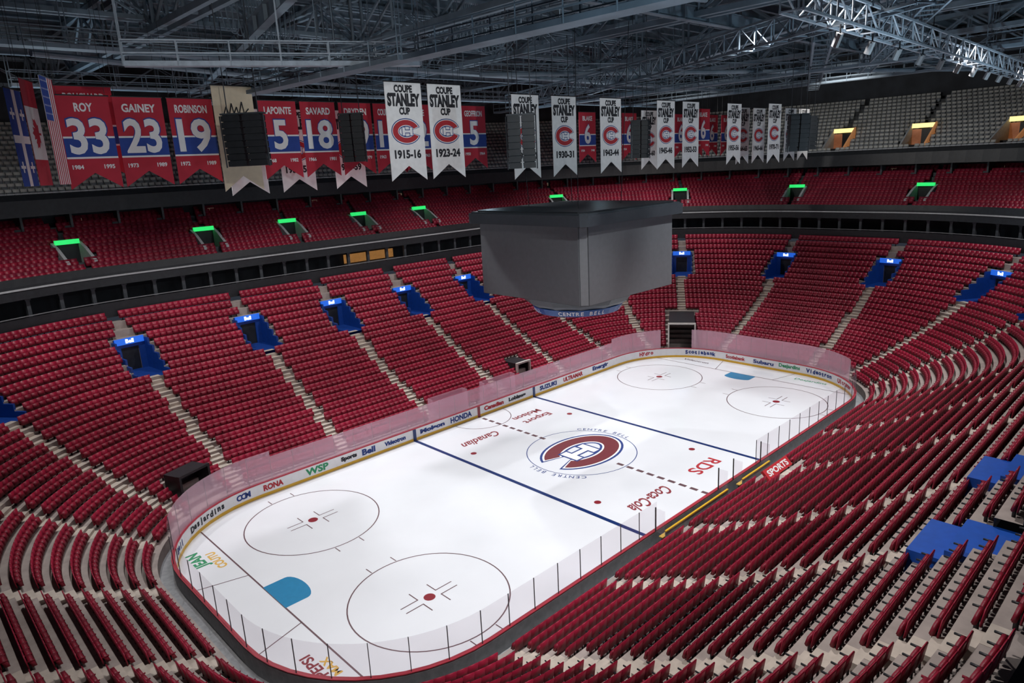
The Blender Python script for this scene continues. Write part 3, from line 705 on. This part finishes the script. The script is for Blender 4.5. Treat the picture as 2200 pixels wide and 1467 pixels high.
for x,yr in ((-14.4,'1915-16'),(-11.2,'1923-24'),(-3.9,'1929-30'),(0.2,'1930-31'),(5.8,'1943-44'),(13.6,'1945-46'),(17.6,'1952-53'),(25.5,'1955-56')):whitebanner(x,1,28.6 if x<-10 else 28.2,yr)
for x,y,yr in ((-19.2,13.5,'1956-57'),(-15.4,13.5,'1957-58'),(-11.0,13.5,'1958-59'),(21,8,'1959-60'),(31,3,'1964-65'),(34.5,3,'1965-66'),(40,2,'1967-68'),(43.5,2,'1968-69'),(30,-1,'1970-71')):whitebanner(x,y,28.1,yr)
g=empty('cream_banner',frame((-21.9,8.2,28.9),(1,0,0),(0,0,1)),'cream hanging banner with dark handwritten script','banner')
bshape(2.5,6.2,.9,Matrix.Identity(4),g,M_BCREAM);hang(g,2.5,7)
b=MB()
sq=[(-.7,-1.7),(-.5,-1.2),(-.35,-1.7),(-.15,-1.0),(-.05,-1.6),(.15,-1.2),(.25,-1.7),(.5,-.9),(.6,-1.6),(.9,-1.3)]
for p,q in zip(sq,sq[1:]):b.tube((p[0],p[1],.03),(q[0],q[1],.03),.035,5)
b.obj('script_mark',M_TXTK,parent=g)
def flag(x,y,top,kind,w,h,ang):
    g=empty('flag',Matrix.Translation((x,y,top))@Matrix.Rotation(math.radians(ang),4,'Z')@frame((0,0,0),(1,0,0),(0,0,1)),{'q':'blue hanging flag with a white cross','c':'red and white maple leaf flag hanging vertically','u':'striped red and white flag with starred blue corner'}[kind],'flag')
    b=MB();b.box(-w/2,w/2,-h,0,-.02,0);b.obj('cloth',{'q':M_BBLUE,'c':M_BRED,'u':M_BWHITE}[kind],parent=g);hang(g,w,7)
    for s,zz in ((1,.005),(-1,-.026)):
        if kind=='q':
            quadp('cross',-.2,.2,-h,0,zz,M_TXTW,g);quadp('cross',-w/2,w/2,-h*.55,-h*.55+.4,zz+s*.001,M_TXTW,g)
            for a in (-1,1):
                for c in (.25,.8):text('+',1.1,M_TXTW,Matrix.Translation((a*w*.3,-h*c,zz+s*.002)),g,bold=.03,name='emblem')
        if kind=='c':
            quadp('white_field',-w/2,w/2,-h*.75,-h*.25,zz,M_TXTW,g)
            L=[(0,.62),(.14,.36),(.34,.45),(.28,.1),(.5,.28),(.56,.18),(.8,.22),(.7,0),(.8,-.08),(.45,-.35),(.5,-.48),(.06,-.42),(.06,-.75),(-.06,-.75),(-.06,-.42),(-.5,-.48),(-.45,-.35),(-.8,-.08),(-.7,0),(-.8,.22),(-.56,.18),(-.5,.28),(-.28,.1),(-.34,.45),(-.14,.36)]
            mk('maple_leaf',[(-q*.95,-h*.5+p*.95,zz+s*.003) for p,q in L],[tuple(range(len(L)))],M_BRED,parent=g)
        if kind=='u':
            for i in range(7):quadp('stripe',-w/2+w*(2*i)/13,-w/2+w*(2*i+1)/13,-h,0,zz,M_BRED,g)
            quadp('canton',-w/2,w*.04,-h*.4,0,zz+s*.002,M_BBLUE,g)
            V=[];F=[]
            for i in range(5):
                for j in range(5):
                    cx=-w/2+.15+i*.25*w/2.4;cy=-.2-j*h*.075;n=len(V)
                    V+=[(cx+.06*math.cos(a*math.pi/5+.3)*(1 if a%2 else .45),cy+.06*math.sin(a*math.pi/5+.3)*(1 if a%2 else .45),zz+s*.004) for a in range(10)];F.append(tuple(range(n,n+10)))
            mk('stars',V,F,M_TXTW,parent=g)
flag(-32.7,10.6,28.6,'q',2.0,5.0,60);flag(-32.3,9.0,28.9,'c',2.0,5.3,63);flag(-31.7,7.6,28.9,'u',2.0,5.3,63)
redbanner(-28.9,12.5,29.1,'BOUCHARD','3',('1941','1956'),w=3.0,h=5)
# ------------------------------------------------------------------ speakers
def speaker(x,y,zc,w=1.3,h=3.1,n=8):
    g=empty('speaker_cluster',frame((x,y,zc),(math.sin(YAW),-math.cos(YAW),0),(math.cos(YAW),math.sin(YAW),0)),'black line array loudspeaker cluster hanging from the roof','loudspeaker','hanging loudspeaker clusters')
    for c in (-1,1):
        b=MB()
        for i in range(n):
            z=h/2-h*i/n;t=.5*(i/n)**2
            b.box(c*w*.27-w*.24,c*w*.27+w*.24,-.45+t*.5,.35+t*.5,z-h/n+.05,z)
            b.box(c*w*.27-w*.2,c*w*.27+w*.2,-.38+t*.5,.3+t*.5,z-.02,z+.06)
        b.obj('cabinet_stack',M_BLK,parent=g)
    b=MB();b.box(-w*.55,w*.55,-.3,.3,h/2+.06,h/2+.14)
    for s in (-1,1):b.tube((s*w*.4,0,h/2+.1),(s*w*.4,0,36-zc),.03,4);b.tube((s*w*.56,-.3,h/2),(s*w*.56,-.2,-h/2),.04,4)
    b.obj('rigging_frame',M_DGREY,parent=g)
speaker(-23.7,3.0,25.4,2.1,2.7);speaker(-15.1,6.0,25.6,1.4,3.0);speaker(-9.8,-4.4,24.7,1.6,3.1);speaker(12.5,3,25,1.5,3.2);speaker(20,-8,24.8,1.6,3.0);speaker(33,-3,25,1.8,3.2)
# ------------------------------------------------------------------ lights
def spot(x,y,z,tx,ty,tz,e,ang,col=(1,1,1),r=.35,blend=.6):
    l=bpy.data.lights.new('spot','SPOT');l.energy=e;l.spot_size=math.radians(ang);l.spot_blend=blend;l.shadow_soft_size=r;l.color=col
    o=bpy.data.objects.new('added_spotlight',l);COL.objects.link(o);o.location=(x,y,z)  # every spot here is added to light the hall
    o.rotation_euler=(Vector((tx-x,ty-y,tz-z))).to_track_quat('-Z','Y').to_euler()
def lamp(x,y,z):  # invented housing, hides the bare spot from the side
    g=empty('added_lamp_housing',Matrix.Translation((x,y,z)),'added round black housing around an overhead spot below the roof','lamp','added floodlight housings')
    b=MB()
    for k in range(12):
        a=2*math.pi*k/12;a2=2*math.pi*(k+1)/12
        n=len(b.V);b.V+=[(.45*math.cos(a),.45*math.sin(a),-.3),(.45*math.cos(a2),.45*math.sin(a2),-.3),(.25*math.cos(a2),.25*math.sin(a2),.5),(.25*math.cos(a),.25*math.sin(a),.5)];b.F.append((n,n+1,n+2,n+3))
    b.obj('housing',M_BLK,parent=g)
    b=MB();b.tube((0,0,.5),(0,0,3.5),.04,5);b.obj('stem',M_BLK,parent=g)
for x in (-26,-13,0,13,26):
    for y in (-16,16):
        spot(x,y,32,x*.85,y*.25,0,9600,72,(.95,.97,1));lamp(x,y,32.1)
for x in (-30,-8,14,36):
    for y in (-20,20):
        spot(x,y,31.5,x,y*1.1,0,12500 if y<0 else 10500,118,(1,.95,.94),.4,.75)  # wide fill spots added to brighten the seating, no fixtures
spot(36,-3,28.9,64,-4,23,4200,95,(1,.96,.92),.2,.6)  # this and the next two: fill spots added for the upper deck
spot(32,17,28.9,58,18,23,2400,90,(1,.96,.92),.2,.6)
spot(-33,18,28.9,-34,50,24,1500,80,(1,.98,.95),.2,.6)
for x in (-26,-4,18,40):
    for y in (-26,30):
        spot(x,y,22.5,x,y*.4,37,2400,140,(.62,.84,1),.2,.5)  # upward fill spots added to brighten the roof with bluish light
for x,tx,en in ((-32,-22,3400),(-14,-8,3200),(6,10,2300),(24,28,1700)):
    spot(x,-18,28.2,tx,6,25.5,en,64,(1,1,1),.2,.8)  # fill spots added on the camera side to brighten the banners
w=bpy.data.worlds.new('w');sc.world=w;w.use_nodes=True;w.node_tree.nodes['Background'].inputs[0].default_value=(.05,.06,.08,1);w.node_tree.nodes['Background'].inputs[1].default_value=.5
# ------------------------------------------------------------------ camera
cam=bpy.data.cameras.new('camera');co=bpy.data.objects.new('camera',cam);COL.objects.link(co);cam.sensor_width=36;cam.lens=FPX*36/2200;cam.clip_end=500;cam.clip_start=.1
M=Matrix.Identity(4)
for i in range(3):M[i][0]=cr2[i];M[i][1]=cu2[i];M[i][2]=-cf[i];M[i][3]=CAMP[i]
co.matrix_world=M;sc.camera=co
sc.view_settings.view_transform='Standard'
